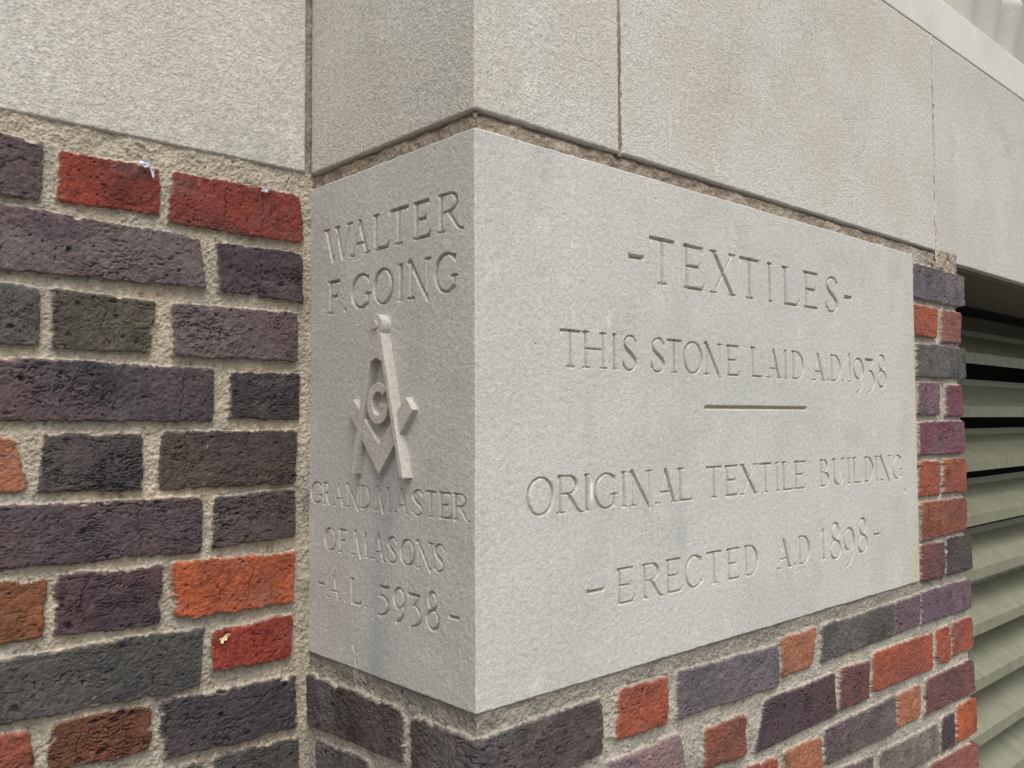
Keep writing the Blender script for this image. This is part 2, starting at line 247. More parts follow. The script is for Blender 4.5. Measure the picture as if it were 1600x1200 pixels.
TEXT_LEFT=[(0.0372, [('W', -0.2603, -0.2039, 0.4702, 0.4325), ('A', -0.2074, -0.17, 0.4702, 0.4327), ('L', -0.1633, -0.1334, 0.4701, 0.4328), ('T', -0.1334, -0.1014, 0.4701, 0.4329), ('E', -0.093, -0.0649, 0.47, 0.4331), ('R', -0.0541, -0.0157, 0.4699, 0.4333)]), (0.037, [('F', -0.2521, -0.2252, 0.4115, 0.3752), ('.', -0.2189, -0.2132, 0.3788, 0.3754), ('G', -0.2042, -0.1678, 0.4122, 0.3755), ('O', -0.1622, -0.127, 0.4127, 0.3757), ('I', -0.12, -0.1092, 0.4131, 0.3759), ('N', -0.1025, -0.0653, 0.4135, 0.3761), ('G', -0.0593, -0.0252, 0.414, 0.3763)]), (0.0244, [('G', -0.2875, -0.2626, 0.1904, 0.1662), ('R', -0.2621, -0.2435, 0.1905, 0.1663), ('A', -0.2401, -0.2165, 0.1907, 0.1664), ('N', -0.2133, -0.1871, 0.1909, 0.1665), ('D', -0.1861, -0.1669, 0.191, 0.1667), ('M', -0.16, -0.1304, 0.1912, 0.1668), ('A', -0.1257, -0.1012, 0.1914, 0.167), ('S', -0.0968, -0.0768, 0.1915, 0.1671), ('T', -0.0743, -0.0571, 0.1917, 0.1672), ('E', -0.0527, -0.0338, 0.1918, 0.1674), ('R', -0.0319, -0.0073, 0.1919, 0.1675)]), (0.0253, [('O', -0.257, -0.2334, 0.1419, 0.117), ('F', -0.2278, -0.2101, 0.1421, 0.1171), ('M', -0.2012, -0.1705, 0.1423, 0.1172), ('A', -0.1653, -0.1404, 0.1426, 0.1173), ('S', -0.1381, -0.1195, 0.1427, 0.1173), ('O', -0.1152, -0.091, 0.1429, 0.1174), ('N', -0.0885, -0.0623, 0.1431, 0.1175), ('S', -0.0615, -0.0443, 0.1433, 0.1176)]), (0.0255, [('-', -0.2708, -0.2582, 0.0806, 0.0776), ('A', -0.2512, -0.2238, 0.091, 0.0661), ('.', -0.2166, -0.2126, 0.0687, 0.0665), ('L', -0.2044, -0.1831, 0.0931, 0.067), ('.', -0.1762, -0.1726, 0.0686, 0.0663), ('5', -0.1528, -0.1337, 0.0934, 0.0626), ('9', -0.1262, -0.105, 0.0949, 0.0607), ('3', -0.1013, -0.0804, 0.0921, 0.0598), ('8', -0.0725, -0.0524, 0.0986, 0.0625), ('-', -0.0374, -0.0232, 0.0812, 0.078)])]
RULE=(0.3474, 0.5788, 0.2744, 0.2694)
# ------------------------------------------------------------------ brickwork
TONES = dict(   # first colour, second colour, wrinkle strength
    purple=((.092, .062, .066), (.066, .052, .058), .9), purple2=((.105, .072, .078), (.125, .098, .094), .7),
    plum=((.078, .046, .050), (.060, .044, .050), .9), grey=((.105, .095, .085), (.075, .070, .066), .5),
    olive=((.095, .082, .060), (.070, .062, .048), 1.0), black=((.042, .037, .036), (.050, .045, .045), .9),
    slate=((.058, .050, .050), (.075, .060, .056), 1.3), slate2=((.048, .044, .048), (.062, .048, .052), 1.0),
    brownblack=((.078, .056, .050), (.062, .046, .044), .6), grey2=((.062, .058, .055), (.076, .068, .062), .7),
    red=((.235, .040, .025), (.165, .034, .024), .5), red2=((.20, .038, .027), (.15, .040, .034), .35),
    redor=((.30, .078, .042), (.22, .066, .042), .45), orange=((.37, .088, .036), (.26, .070, .034), .4),
    orange2=((.32, .125, .065), (.23, .10, .06), .4), brownorange=((.20, .075, .030), (.13, .055, .030), .6),
    brown=((.13, .052, .028), (.085, .040, .026), 1.2), rust=((.22, .072, .042), (.15, .060, .044), .5),
    rustor=((.30, .085, .042), (.20, .066, .044), .5), dustyred=((.25, .082, .064), (.19, .080, .070), .5),
    mauve=((.150, .092, .105), (.115, .080, .098), .5), mauvegrey=((.150, .122, .125), (.105, .090, .098), .6),
    magenta=((.150, .052, .072), (.130, .080, .094), .5), palemauve=((.235, .150, .145), (.170, .125, .130), .5),
    plumgrey=((.072, .052, .050), (.120, .105, .100), .9), plumred=((.150, .062, .056), (.105, .055, .056), .7),
    tan=((.185, .158, .128), (.125, .110, .096), .4))
def brickwork(U, Z, bricks, seed, recess, front, tan, gritty=1.0):
    UU, ZZ = np.meshgrid(U, Z)
    wob = 0.0005 * noise(UU, ZZ, 0.011, seed=seed) + 0.00075 * noise(UU, ZZ, 0.0032, seed=seed + 1) + 0.0010 * noise(UU, ZZ, 0.04, seed=seed + 2)
    hm = -recess + 0.0016 * noise(UU, ZZ, 0.02, seed=seed + 3) + gritty * (0.0006 * noise(UU, ZZ, 0.0052, seed=seed + 4) + 0.0007 * noise(UU, ZZ, 0.0024, seed=seed + 5) + 0.0006 * noise(UU, ZZ, 0.0014, seed=seed + 6))
    h = hm.copy(); isb = np.zeros(UU.shape, bool)
    # mortar colour: sand grains light and dark, slow drift between tan and grey
    n1 = noise(UU, ZZ, 0.0022, seed=seed + 7); n2 = fbm(UU, ZZ, 0.06, 3, seed + 8); n3 = noise(UU, ZZ, 0.0035, seed=seed + 9)
    a = np.array(tan[0]); b = np.array(tan[1])
    col = a + (b - a) * np.clip(n2 * 0.9 + 0.5, 0, 1)[..., None]
    col = col * (1 + 0.12 * n1 + 0.07 * n3)[..., None] * (1 - .28 * np.clip(fbm(UU, ZZ, .035, 4, seed + 10) - .12, 0, 1))[..., None]
    col = np.where((n3 < -0.78)[..., None], col * np.array([.62, .57, .52]), col)
    if seed == 23: col = col * (1 - .30 * smooth(ZZ, -.032, -.006))[..., None] * np.array([.98, .99, .98])   # bed joint that carries the stone, darker towards its top
    rng = np.random.RandomState(seed)
    for bi, (quad, key) in enumerate(bricks):
        q = np.array(quad); lo = q.min(0) - 0.008; hi = q.max(0) + 0.008
        i0, i1 = np.searchsorted(U, (lo[0], hi[0])); j0, j1 = np.searchsorted(Z, (lo[1], hi[1]))
        s_ = rng.randint(1, 9999); rr = rng.rand(12)
        if i1 - i0 < 3 or j1 - j0 < 3: continue
        sl = (slice(j0, j1), slice(i0, i1)); u = UU[sl]; z = ZZ[sl]
        ds = []
        for k in range(4):
            p0 = q[k]; p1 = q[(k + 1) % 4]; d = (p1 - p0) / np.linalg.norm(p1 - p0)
            ds.append((u - p0[0]) * d[1] - (z - p0[1]) * d[0])          # clockwise quads: inside positive
        ds = np.stack(ds); ds = ds if ds.mean(axis=(1, 2)).sum() > 0 else ds
        sgn = np.sign(((q[:, 0] * np.roll(q[:, 1], -1)) - (np.roll(q[:, 0], -1) * q[:, 1])).sum())
        ds = ds * (-sgn)
        kk = 0.0012 + 0.0018 * rr[0]
        m0 = ds.min(0); sd_ = m0 - kk * np.log(np.exp(-(ds - m0) / kk).sum(0))      # rounded corners
        sd_ = sd_ + 0.0016 + wob[sl] * (0.7 + 0.9 * rr[1])
        # smears of mortar eating into the ends of some bricks
        smear = noise(u, z, 0.010, 0.006, seed=s_ + 5)
        sd_ = np.where(sd_ < 0.007, sd_ - np.clip(smear - 0.35, 0, 1) * 0.009 * rr[2], sd_)
        c0, c1, wr = TONES[key]
        pitch = 0.0036 + 0.0024 * rr[3]
        tt = z / pitch + 0.7 * noise(u, z, 0.030, 0.014, seed=s_) + 0.85 * noise(u, z, 0.0075, 0.0055, seed=s_ + 1) + 0.42 * noise(u, z, 0.0032, seed=s_ + 2) + (u - lo[0]) * (rr[4] - .5) * 30
        fr = tt - np.floor(tt)
        patch = np.clip(0.55 + 0.75 * noise(u, z, 0.035, 0.02, seed=s_ + 3), 0.08, 1.2)
        rel = -wr * 1.5 * patch * (0.0011 * np.exp(-(fr / 0.16) ** 2) + 0.0009 * (1 - fr) ** 2) * (0.4 + 0.9 * np.clip(1.6 * noise(u, z, 0.009, 0.0035, seed=s_ + 6) + .3, 0, 1.2))
        rel = rel + 0.0009 * noise(u, z, 0.024, seed=s_ + 7) + 0.00045 * noise(u, z, 0.007, seed=s_ + 8) + 0.0004 * noise(u, z, 0.0028, seed=s_ + 9) + 0.0003 * noise(u, z, 0.0016, seed=s_ + 10)
        # upright shrinkage cracks
        for c in range(int(rr[5] * 2.6)):
            uc = q[:, 0].min() + (0.15 + 0.7 * rng.rand()) * np.ptp(q[:, 0])
            dd = np.abs(u - uc - 0.004 * noise(z, z * 0, 0.014, seed=s_ + 11 + c) - 0.0015 * noise(z, z * 0, 0.004, seed=s_ + 31 + c))
            rel = rel - 0.0016 * np.exp(-(dd / 0.0007) ** 2)
        pit = noise(u, z, 0.0034, seed=s_ + 90); rel = rel - 0.0018 * np.clip(pit - .74, 0, .2) / .2
        hb = front * (0.75 + 0.5 * rr[6]) + (u - q[:, 0].mean()) * (rr[7] - .5) * 0.012 + (z - q[:, 1].mean()) * (rr[8] - .5) * 0.03 + rel
        S = smooth(sd_, -0.0012, 0.0024) ** 0.7
        h[sl] = np.where(sd_ > -0.0012, np.maximum(hm[sl] * (1 - S) + hb * S, np.where(sd_ < 0.001, hm[sl], -1)), h[sl])
        ib = sd_ > 0.0006
        h[sl] -= 0.0024 * np.exp(-((sd_ + .0003) / .0007) ** 2) * np.clip(noise(u, z, 0.014, seed=s_ + 91) * 2 - .2, 0, 1)     # mortar parting from the brick
        n = fbm(u, z, 0.05, 3, s_ + 40); nf = noise(u, z, 0.004, seed=s_ + 41)
        cc = np.array(c0) + (np.array(c1) - np.array(c0)) * np.clip(n * 1.3 + .5, 0, 1)[..., None]
        soot = np.clip(fbm(u, z, 0.028, 4, s_ + 43) * 1.6 - .15, 0, 1) * (.25 + .45 * rr[10])
        cc = cc * (1 + 0.16 * nf + 0.16 * noise(u, z, 0.0018, seed=s_ + 42))[..., None] * (1 - soot[..., None] * np.array([.75, .62, .5]))
        if c0[0] < 0.2:                                               # iron spots burnt into the dark bricks
            for c in range(rng.randint(3, 12)):
                pu = q[:, 0].min() + rng.rand() * np.ptp(q[:, 0]); pz = q[:, 1].min() + rng.rand() * np.ptp(q[:, 1]); pr_ = 0.0012 + 0.0028 * rng.rand() ** 2
                dd = np.hypot(u - pu, (z - pz) * 1.2) + 0.0016 * noise(u, z, 0.004, seed=s_ + 60)
                f = smooth(dd, pr_ * 1.3, pr_ * .5)
                cc = cc * (1 - 0.72 * f[..., None]) + np.array([.006, .006, .010]) * f[..., None]
                rel_ = -0.0012 * f; h[sl] = h[sl] + np.where(ib, rel_, 0)
        fl = noise(u, z, 0.0016, seed=s_ + 70) * noise(u, z, 0.012, seed=s_ + 71)
        cc = cc * (1 - .5 * (np.clip(pit - .76, 0, .15) / .15))[..., None]
        cc = np.where((fl > 0.68)[..., None], cc * 0.5 + 0.14, cc)       # mineral flecks
        dust = np.clip(noise(u, z, 0.03, 0.012, seed=s_ + 80) - 0.35, 0, 1) * (0.28 if rr[9] > .6 else 0.04)
        cc = cc * (1 - dust[..., None]) + np.array([.22, .20, .18]) * dust[..., None]
        thin = smooth(sd_, 0.0035, 0.0006)[..., None] * 0.35 * np.clip(noise(u, z, 0.006, seed=s_ + 81) + .3, 0, 1)[..., None]
        cc = cc * (1 - thin) + np.array([.36, .31, .24]) * thin           # a film of cement along the edges
        col[sl] = np.where(ib[..., None], cc, col[sl]); isb[sl] |= ib
    return UU, ZZ, h, isb, np.clip(col, 0.004, 0.8)
def fq(m):   # vertex mask to quad mask
    return (m[:-1, :-1].astype(int) + m[1:, :-1] + m[:-1, 1:] + m[1:, 1:]) >= 2

TAN = ((.46, .395, .305), (.36, .325, .27)); GREYM = ((.33, .305, .265), (.42, .375, .31))
# courses carried on past the frame so the walls go on
rng = np.random.RandomState(5)
keys = ['purple', 'plum', 'slate', 'grey', 'redor', 'purple2', 'grey2', 'brown']
left_more = [([q[0], (q[1][0] + .003, q[1][1]), (q[2][0] + .003, q[2][1]), q[3]], k) if q[1][0] > -.03 else (q, k) for q, k in LEFT_BRICKS]
firsts = {}
for q, k in LEFT_BRICKS:
    r = round((q[0][1] + q[3][1]) / 2 / 0.0677)
    if r not in firsts or q[0][0] < firsts[r][0]: firsts[r] = (min(q[0][0], q[3][0]), q[0][1], q[3][1])
for r, (x, zt, zb) in firsts.items():
    x -= 0.014
    while x > -0.86:
        w = rng.choice([0.088, 0.19, 0.19]); left_more.append(([(x - w, zt), (x, zt), (x, zb), (x - w, zb)], keys[rng.randint(len(keys))])); x -= w + 0.014
zlow = min(q[3][1] for q, k in LEFT_BRICKS) - 0.012
for r in range(18):
    x = -0.016 - 0.04 * (r % 2)
    while x > -0.86:
        w = rng.choice([0.088, 0.19, 0.19]); zt = zlow - r * 0.0677; left_more.append(([(x - w, zt), (x, zt), (x, zt - 0.055), (x - w, zt - 0.055)], keys[rng.randint(len(keys))])); x -= w + 0.014

wall = empty('brick_wall', (-0.4, D, -0.5), 'recessed wall of dark purple, red and orange rustic bricks left of the carved stone', 'brick wall')
U = axis((-0.85, -0.34, .003), (-0.34, 0.010, .0008)); Z = axis((-1.25, -0.15, .004), (-0.15, HG + .003, .0008))
UU, ZZ, h, isb, col = brickwork(U, Z, left_more, 11, 0.0005, 0.006, TAN)
edge = smooth(UU, -0.013, -0.004) * 0.002         # pointing swells a little against the pier
P = flat(D)(UU, ZZ, h + edge)
q_ = fq(isb)
col = np.where(isb[..., None], col, col * (1 - .2 * smooth(UU, -.016, -.006) * np.clip(.6 + noise(UU, ZZ, .01, .05, seed=19), 0, 1))[..., None])    # mortar darker towards the inner corner
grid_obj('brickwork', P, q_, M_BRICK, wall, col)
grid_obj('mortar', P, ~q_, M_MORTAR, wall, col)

pier = empty('brick_pier', (0.5, 0.1, -0.5), 'projecting brick pier of mauve, grey and orange bricks carrying the carved stone', 'brick pier')
pier_more = []
for q, k in PIER_BRICKS:
    q = [tuple(c) for c in q]
    if max(c[0] for c in q) > 1.085: q = [q[0], (1.2, q[1][1]), (1.2, q[2][1]), q[3]]
    pier_more.append((q, k))
zr = sorted({round(min(c[1] for c in q), 2) for q, k in pier_more})
boxes = [(min(c[0] for c in q), max(c[0] for c in q), min(c[1] for c in q), max(c[1] for c in q)) for q, k in pier_more]
for r in range(18):                                   # courses carried on below the frame
    zt = -0.1065 - r * 0.0663; x = -D + 0.008
    while x < 1.13:
        for w in ((0.19, 0.088, 0.05) if rng.rand() > .4 else (0.088, 0.05, 0.05)):
            if not any(b[0] - .010 < x + w and b[1] + .010 > x and b[2] - .007 < zt and b[3] + .007 > zt - .054 for b in boxes):
                x1 = 1.2 if x + w > 1.06 else x + w
                pier_more.append(([(x, zt), (x1, zt), (x1, zt - .054), (x, zt - .054)], keys[rng.randint(len(keys))])); x = x1 + 0.012; break
        else: x += 0.006
def pier_end(Z):                                     # ragged toothing of the pier's far arris
    e = 1.117 + 0.006 * noise(Z, Z * 0, 0.012, seed=3) * 0 + 0.008 * smooth(-Z, -0.15, 0.12)
    for q, k in PIER_BRICKS:
        xr = max(c[0] for c in q)
        if xr > 1.085:
            za = (q[1][1]); zb = q[2][1]
            inn = (Z < za) & (Z > zb); e = np.where(inn, xr, e)
    inside = np.zeros(len(Z), bool)
    for q, k in PIER_BRICKS:
        if max(c[0] for c in q) > 1.085: inside |= (Z < q[1][1] - .001) & (Z > q[2][1] + .001)
    e = np.where(inside, e, e - 0.009)
    ker = np.array([1, 2, 3, 2, 1.]); ker /= ker.sum()
    e = np.convolve(np.pad(e, 2, mode='edge'), ker, 'valid')
    return e + 0.0012 * noise(Z, Z * 0, 0.004, seed=9) + 0.0015 * noise(Z, Z * 0, 0.011, seed=8)
def finish_pier(U, Z, seed, recess, cutmask=None):
    UU, ZZ, h, isb, col = brickwork(U, Z, pier_more, seed, recess, 0.003, GREYM)
    e = pier_end(Z)[:, None]
    k = UU > 1.085
    U2 = np.where(k, 1.085 + (UU - 1.085) * (e - 1.085) / (PEND - 1.085), UU)
    de = np.maximum(e - U2, 0)
    h = h - np.where(k, 0.004 * (1 - np.sqrt(np.clip(1 - (1 - np.clip(de / .004, 0, 1)) ** 2, 0, 1))), 0)
    r = 0.004 + 0.0015 * noise(ZZ, ZZ * 0, 0.01, seed=4)
    P = wrap(U2, ZZ, h, np.maximum(r, .001))
    if U[0] > .5:                                     # close the seam behind the stone's edge
        f0 = P[:, :1].copy(); f0[..., 1] += .03; f0[..., 0] -= .003
        P = np.concatenate([f0, P], 1); isb = np.concatenate([isb[:, :1] & False, isb], 1); col = np.concatenate([col[:, :1], col], 1)
    # the reveal behind the far arris
    back = [np.stack([P[:, -1, 0] + 0.0004 * i, P[:, -1, 1] + d, P[:, -1, 2]], -1)[:, None] for i, d in enumerate((0.004, 0.02, 0.06, 0.26))]
    P = np.concatenate([P] + back, 1)
    isb = np.concatenate([isb] + [isb[:, -1:]] * 4, 1); col = np.concatenate([col] + [col[:, -1:]] * 4, 1)
    return P, isb, col
bw, mt = [], []
U = axis((-D - .002, 0.0, .0009), (0.0, PEND, .0011)); Z = axis((-1.25, -0.37, .004), (-0.37, 0.0, .0009))
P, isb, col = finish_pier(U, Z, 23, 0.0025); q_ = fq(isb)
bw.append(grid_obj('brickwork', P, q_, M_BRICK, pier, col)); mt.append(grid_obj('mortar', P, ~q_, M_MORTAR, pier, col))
U = axis((L - .0001, PEND, .0010)); Z = axis((0.0, HG - .004, .0010))
P, isb, col = finish_pier(U, Z, 37, 0.004); q_ = fq(isb)
bw.append(grid_obj('brickwork', P, q_, M_BRICK, pier, col)); mt.append(grid_obj('mortar', P, ~q_, M_MORTAR, pier, col))
# bed joint above the cornerstone, raked back and weathered
U = axis((-D - .004, 0.0, .0012), (0.0, 1.105, .0014)); Z = axis((H - .004, HG + .004, .0009))
UU, ZZ = np.meshgrid(U, Z)
hj = -0.0045 - 0.003 * smooth(ZZ, HG - .006, HG) + 0.0016 * noise(UU, ZZ, .012, seed=51) + 0.0012 * noise(UU, ZZ, .005, seed=52) + 0.0009 * noise(UU, ZZ, .0024, seed=53)
n1 = noise(UU, ZZ, .0024, seed=54); n2 = fbm(UU, ZZ, .03, 3, 55)
cj = np.array([.25, .205, .16]) + (np.array([.38, .32, .25]) - np.array([.25, .205, .16])) * np.clip(n2 + .5, 0, 1)[..., None]
cj = cj * (1 + .2 * n1)[..., None]
mt.append(grid_obj('mortar', wrap(UU, ZZ, hj, np.full(UU.shape, .002)), np.ones((len(Z) - 1, len(U) - 1), bool), M_MORTAR, pier, cj))
# the lump of mortar squeezed out under the lintel joint
U = axis((1.005, 1.112, .001)); Z = axis((0.505, HG + .002, .001)); UU, ZZ = np.meshgrid(U, Z)
hl = 0.0015 * smooth(ZZ, .507, .516) + .0022 * noise(UU, ZZ, .011, seed=61) + .0013 * noise(UU, ZZ, .004, seed=62) - 0.014 * smooth(UU, 1.090, 1.108) ** 2 - 0.007 * smooth(UU, 1.024, 1.006)
cl_ = np.array([.30, .25, .20]) * (1 + .22 * noise(UU, ZZ, .0026, seed=63) + .22 * noise(UU, ZZ, .014, seed=64))[..., None]
mt.append(grid_obj('mortar', flat(-.001)(UU + .003 * noise(UU, ZZ, .01, seed=65) * smooth(UU, 1.09, 1.112), ZZ, hl), np.ones((len(Z) - 1, len(U) - 1), bool), M_MORTAR, pier, cl_))
join_grids(bw); join_grids(mt)
bm = bmesh.new(); add_box(bm, .02, 1.09, .02, .30, -1.25, H - .01)
bm_obj('core', bm, M_MORTAR, pier)
bm = bmesh.new(); add_box(bm, -.85, -.001, D + .004, D + .3, -1.25, HG - .01); bm_obj('core', bm, M_MORTAR, wall)

# ------------------------------------------------------------------ cornerstone: incised lettering
def crom(pts, n=7):
    p = np.array(pts, float); out = []
    e = np.vstack([2 * p[0] - p[1], p, 2 * p[-1] - p[-2]])
    for i in range(1, len(e) - 2):
        for t in np.linspace(0, 1, n, endpoint=False):
            out.append(0.5 * ((2 * e[i]) + (e[i + 1] - e[i - 1]) * t + (2 * e[i - 1] - 5 * e[i] + 4 * e[i + 1] - e[i + 2]) * t * t + (3 * e[i] - e[i - 1] - 3 * e[i + 1] + e[i + 2]) * t ** 3))
    out.append(p[-1]); return np.array(out)
def glyph(ch, W, Hh, cap):
    """strokes as (x, y, half width) polylines; second item says whether the cap and base lines trim them"""
    w = 0.060 * cap; t = 0.034 * cap; s = min(0.135 * cap, W * 0.24); S = []
    ln = lambda pts, trim=True: S.append((np.array(pts, float), trim))
    def serif(x, y, a=1.0, b=1.0):
        yy = t * .75 if y == 0 else Hh - t * .75
        ln([(x - s * a, yy, t * .9), (x + s * b, yy, t * .9)])
    def stem(x, k=1.0, bot=True, top=True):
        ln([(x, 0, w * k * 1.4), (x, .09 * Hh, w * k), (x, .91 * Hh, w * k), (x, Hh, w * k * 1.4)])
        if bot: serif(x, 0)
        if top: serif(x, Hh)
    def slant(x0, y0, x1, y1, k): ln([(x0, y0, w * k), (x1, y1, w * k)])
    def arc(cx, cy_, rx, ry, a0, a1, thick=w, thin=t * .8, tilt=0.0, n=30):
        A = np.radians(np.linspace(a0, a1, n))
        ww = thin + (thick - thin) * np.abs(np.cos(A + tilt)) ** 1.4
        ln(np.stack([cx + (rx - ww) * np.cos(A), cy_ + (ry - ww * .8) * np.sin(A), ww], -1), False)
    def bar(x0, x1, y, k=1.15): ln([(x0, y, t * k), (x1, y, t * k)])
    def tick(x0, y0, x1, y1, a=1.2, b=.35): ln([(x0, y0, t * a), (x1, y1, t * b)])
    x0 = s
    if ch.isdigit(): t *= 1.3
    if ch == 'I': stem(W / 2)
    elif ch == 'H':
        stem(x0); stem(W - x0, .95); bar(x0, W - x0, .53 * Hh, 1.1)
    elif ch == 'L': stem(x0, bot=False); bar(x0, W * .9, t); tick(W * .86, t, W, .2 * Hh, 1.5)
    elif ch == 'T':
        stem(W / 2, top=False); bar(t, W - t, Hh - t, 1.25); tick(W - 1.5 * t, Hh - t, W, .85 * Hh, 1.3); tick(1.5 * t, Hh - t, 0, .86 * Hh, 1.3)
    elif ch in 'EF':
        stem(x0, top=False, bot=ch == 'F'); bar(t, W * .86, Hh - t, 1.2); tick(W * .84, Hh - t, W * .9, .84 * Hh, 1.4)
        bar(x0, W * .70, .52 * Hh); tick(W * .70, .53 * Hh, W * .74, .63 * Hh, 1.2); tick(W * .70, .51 * Hh, W * .73, .42 * Hh, 1.2)
        if ch == 'E': bar(t, W * .9, t, 1.2); tick(W * .86, t, W, .2 * Hh, 1.6)
    elif ch == 'A':
        slant(x0 * .95, 0, W * .49, Hh, .55); slant(W * .47, Hh * 1.02, W - x0 * .95, 0, 1.05); serif(x0 * .95, 0, .85, .85); serif(W - x0 * .95, 0, .9, .9)
        bar(W * .27, W * .70, .33 * Hh, .95)
    elif ch == 'N':
        stem(x0, .6, top=False); serif(x0, Hh, 1, .2); S.append((np.array([(x0 * .75, Hh, w), (W - x0, -.07 * Hh, w * .8)]), False)); ln([(W - x0, -.02 * Hh, w * .4), (W - x0, .9 * Hh, w * .6), (W - x0, Hh, w * .9)]); serif(W - x0, Hh)
    elif ch == 'M':
        slant(x0 * .9, 0, W * .24, Hh, .6); S.append((np.array([(W * .22, Hh, w), (W * .52, -.05 * Hh, w * .85)]), False)); slant(W * .52, 0, W * .80, Hh, .55); slant(W * .79, Hh, W - x0 * .9, 0, 1.0)
        serif(x0 * .9, 0, .8, .8); serif(W - x0 * .9, 0, .8, .8); serif(W * .22, Hh, .8, .1); serif(W * .80, Hh, .1, .8)
    elif ch == 'W':
        slant(x0, Hh, W * .33, 0, 1.0); slant(W * .33, 0, W * .52, Hh, .5); slant(W * .46, Hh, W * .68, 0, 1.0); slant(W * .68, 0, W - x0, Hh, .5)
        serif(x0, Hh); serif(W * .48, Hh, .9, .9); serif(W - x0, Hh)
    elif ch == 'X':
        slant(x0, Hh, W - x0, 0, 1.05); slant(W - x0, Hh, x0, 0, .5)
        for a in (x0, W - x0): serif(a, 0, .9, .9); serif(a, Hh, .9, .9)
    elif ch == 'R':
        stem(x0, top=False); bar(t, W * .45, Hh - t, .95); arc(W * .42, .745 * Hh, W * .36, .255 * Hh, 90, -90); bar(x0, W * .42, .49 * Hh + t * .6, .8)
        S.append((np.concatenate([crom([(W * .42, .50 * Hh), (W * .62, .26 * Hh), (W * .80, .05 * Hh), (W * .98, -.01 * Hh)]), np.linspace(w * .8, w * .5, 22)[:, None] * np.ones((22, 1))], 1), False))
    elif ch == 'B':
        stem(x0, top=False, bot=False); bar(t, W * .42, Hh - t, .95); arc(W * .42, .76 * Hh, W * .38, .24 * Hh, 90, -90); arc(W * .45, .27 * Hh, W * .53, .27 * Hh, 90, -90); bar(x0, W * .45, .53 * Hh, .8); bar(t, W * .45, t, .95)
    elif ch == 'D':
        stem(x0, top=False, bot=False); bar(t, W * .38, Hh - t, .95); bar(t, W * .38, t, .95); arc(W * .36, .5 * Hh, W * .64, .5 * Hh, 90, -90)
    elif ch == 'O': arc(W / 2, Hh / 2, W / 2, Hh / 2, 0, 360, w * 1.02, t * .9, 0.25, 56)
    elif ch in 'CG':
        arc(W * .53, Hh / 2, W * .53, Hh / 2, 48, 318 if ch == 'C' else 312, w * 1.02, t, 0.15, 44)
        tick(W * .88, .88 * Hh, W * .93, .72 * Hh, 1.5)
        if ch == 'C': tick(W * .93, .17 * Hh, W, .34 * Hh, 1.2)
        else: ln([(W * .86, .10 * Hh, w * .7), (W * .86, .40 * Hh, w * .8)]); bar(W * .72, W, .40 * Hh, .9)
    elif ch == 'S':
        c = crom([(.86, .84), (.70, .965), (.44, .975), (.20, .86), (.19, .70), (.36, .57), (.62, .45), (.84, .30), (.82, .13), (.60, .025), (.30, .03), (.09, .18)])
        k = np.linspace(0, 1, len(c)); ww = t * .9 + (w * 1.05 - t * .9) * np.exp(-((k - .5) / .24) ** 2)
        S.append((np.stack([c[:, 0] * W, c[:, 1] * Hh, ww], -1), False)); tick(W * .86, .86 * Hh, W * .9, .74 * Hh, 1.3); tick(W * .1, .13 * Hh, W * .05, .28 * Hh, 1.4)
    elif ch == 'U':
        ln([(x0, Hh, w * 1.35), (x0, .9 * Hh, w), (x0, .3 * Hh, w)]); serif(x0, Hh); ln([(W - x0, Hh, w * .9), (W - x0, .9 * Hh, w * .6), (W - x0, .3 * Hh, w * .6)]); serif(W - x0, Hh)
        arc(W / 2, .3 * Hh, W / 2 - x0 + w, .3 * Hh, 180, 360, w, t)
    elif ch == '1': ln([(W * .55, 0, w * 1.3), (W * .55, .09 * Hh, w), (W * .55, .98 * Hh, w * .8)]); serif(W * .55, 0); tick(W * .5, .97 * Hh, W * .05, .83 * Hh, 1.3, .7)
    elif ch == '8':
        arc(W * .5, .755 * Hh, W * .36, .245 * Hh, 0, 360, w * .8, t, .9, 44); arc(W * .5, .27 * Hh, W * .5, .27 * Hh, 0, 360, w * .95, t, .7, 50)
    elif ch == '9':
        arc(W * .46, .69 * Hh, W * .46, .31 * Hh, -62, 210 + 68, w * .9, t, .2, 46)
        c = crom([(.90, .74), (.93, .55), (.80, .27), (.55, .09), (.25, 0.0)]); k = np.linspace(0, 1, len(c))
        S.append((np.stack([c[:, 0] * W, c[:, 1] * Hh, w * 1.0 - (w * 1.0 - t * 1.2) * k], -1), False))
    elif ch == '3':
        ln([(.05 * W, .965 * Hh, t * 1.5), (.82 * W, .955 * Hh, t * 1.4)]); ln([(.82 * W, .955 * Hh, t * .8), (.42 * W, .63 * Hh, t * .8)])
        c = crom([(.38, .62), (.62, .63), (.90, .47), (.95, .30), (.72, .12), (.20, .0)]); k = np.linspace(0, 1, len(c))
        S.append((np.stack([c[:, 0] * W, c[:, 1] * Hh, t * .8 + (w * .95 - t * .8) * np.sin(k * math.pi)], -1), False))
    elif ch == '5':
        ln([(.22 * W, .93 * Hh, t * 1.3), (.92 * W, .93 * Hh, t * 1.3)]); tick(.90 * W, .93 * Hh, W, Hh, 1.2); ln([(.22 * W, .93 * Hh, t), (.14 * W, .63 * Hh, t)])
        c = crom([(.10, .62), (.45, .66), (.86, .50), (.92, .30), (.65, .10), (.05, .0)]); k = np.linspace(0, 1, len(c))
        S.append((np.stack([c[:, 0] * W, c[:, 1] * Hh, t * .8 + (w - t * .8) * np.sin(k * math.pi)], -1), False))
    elif ch == '-':
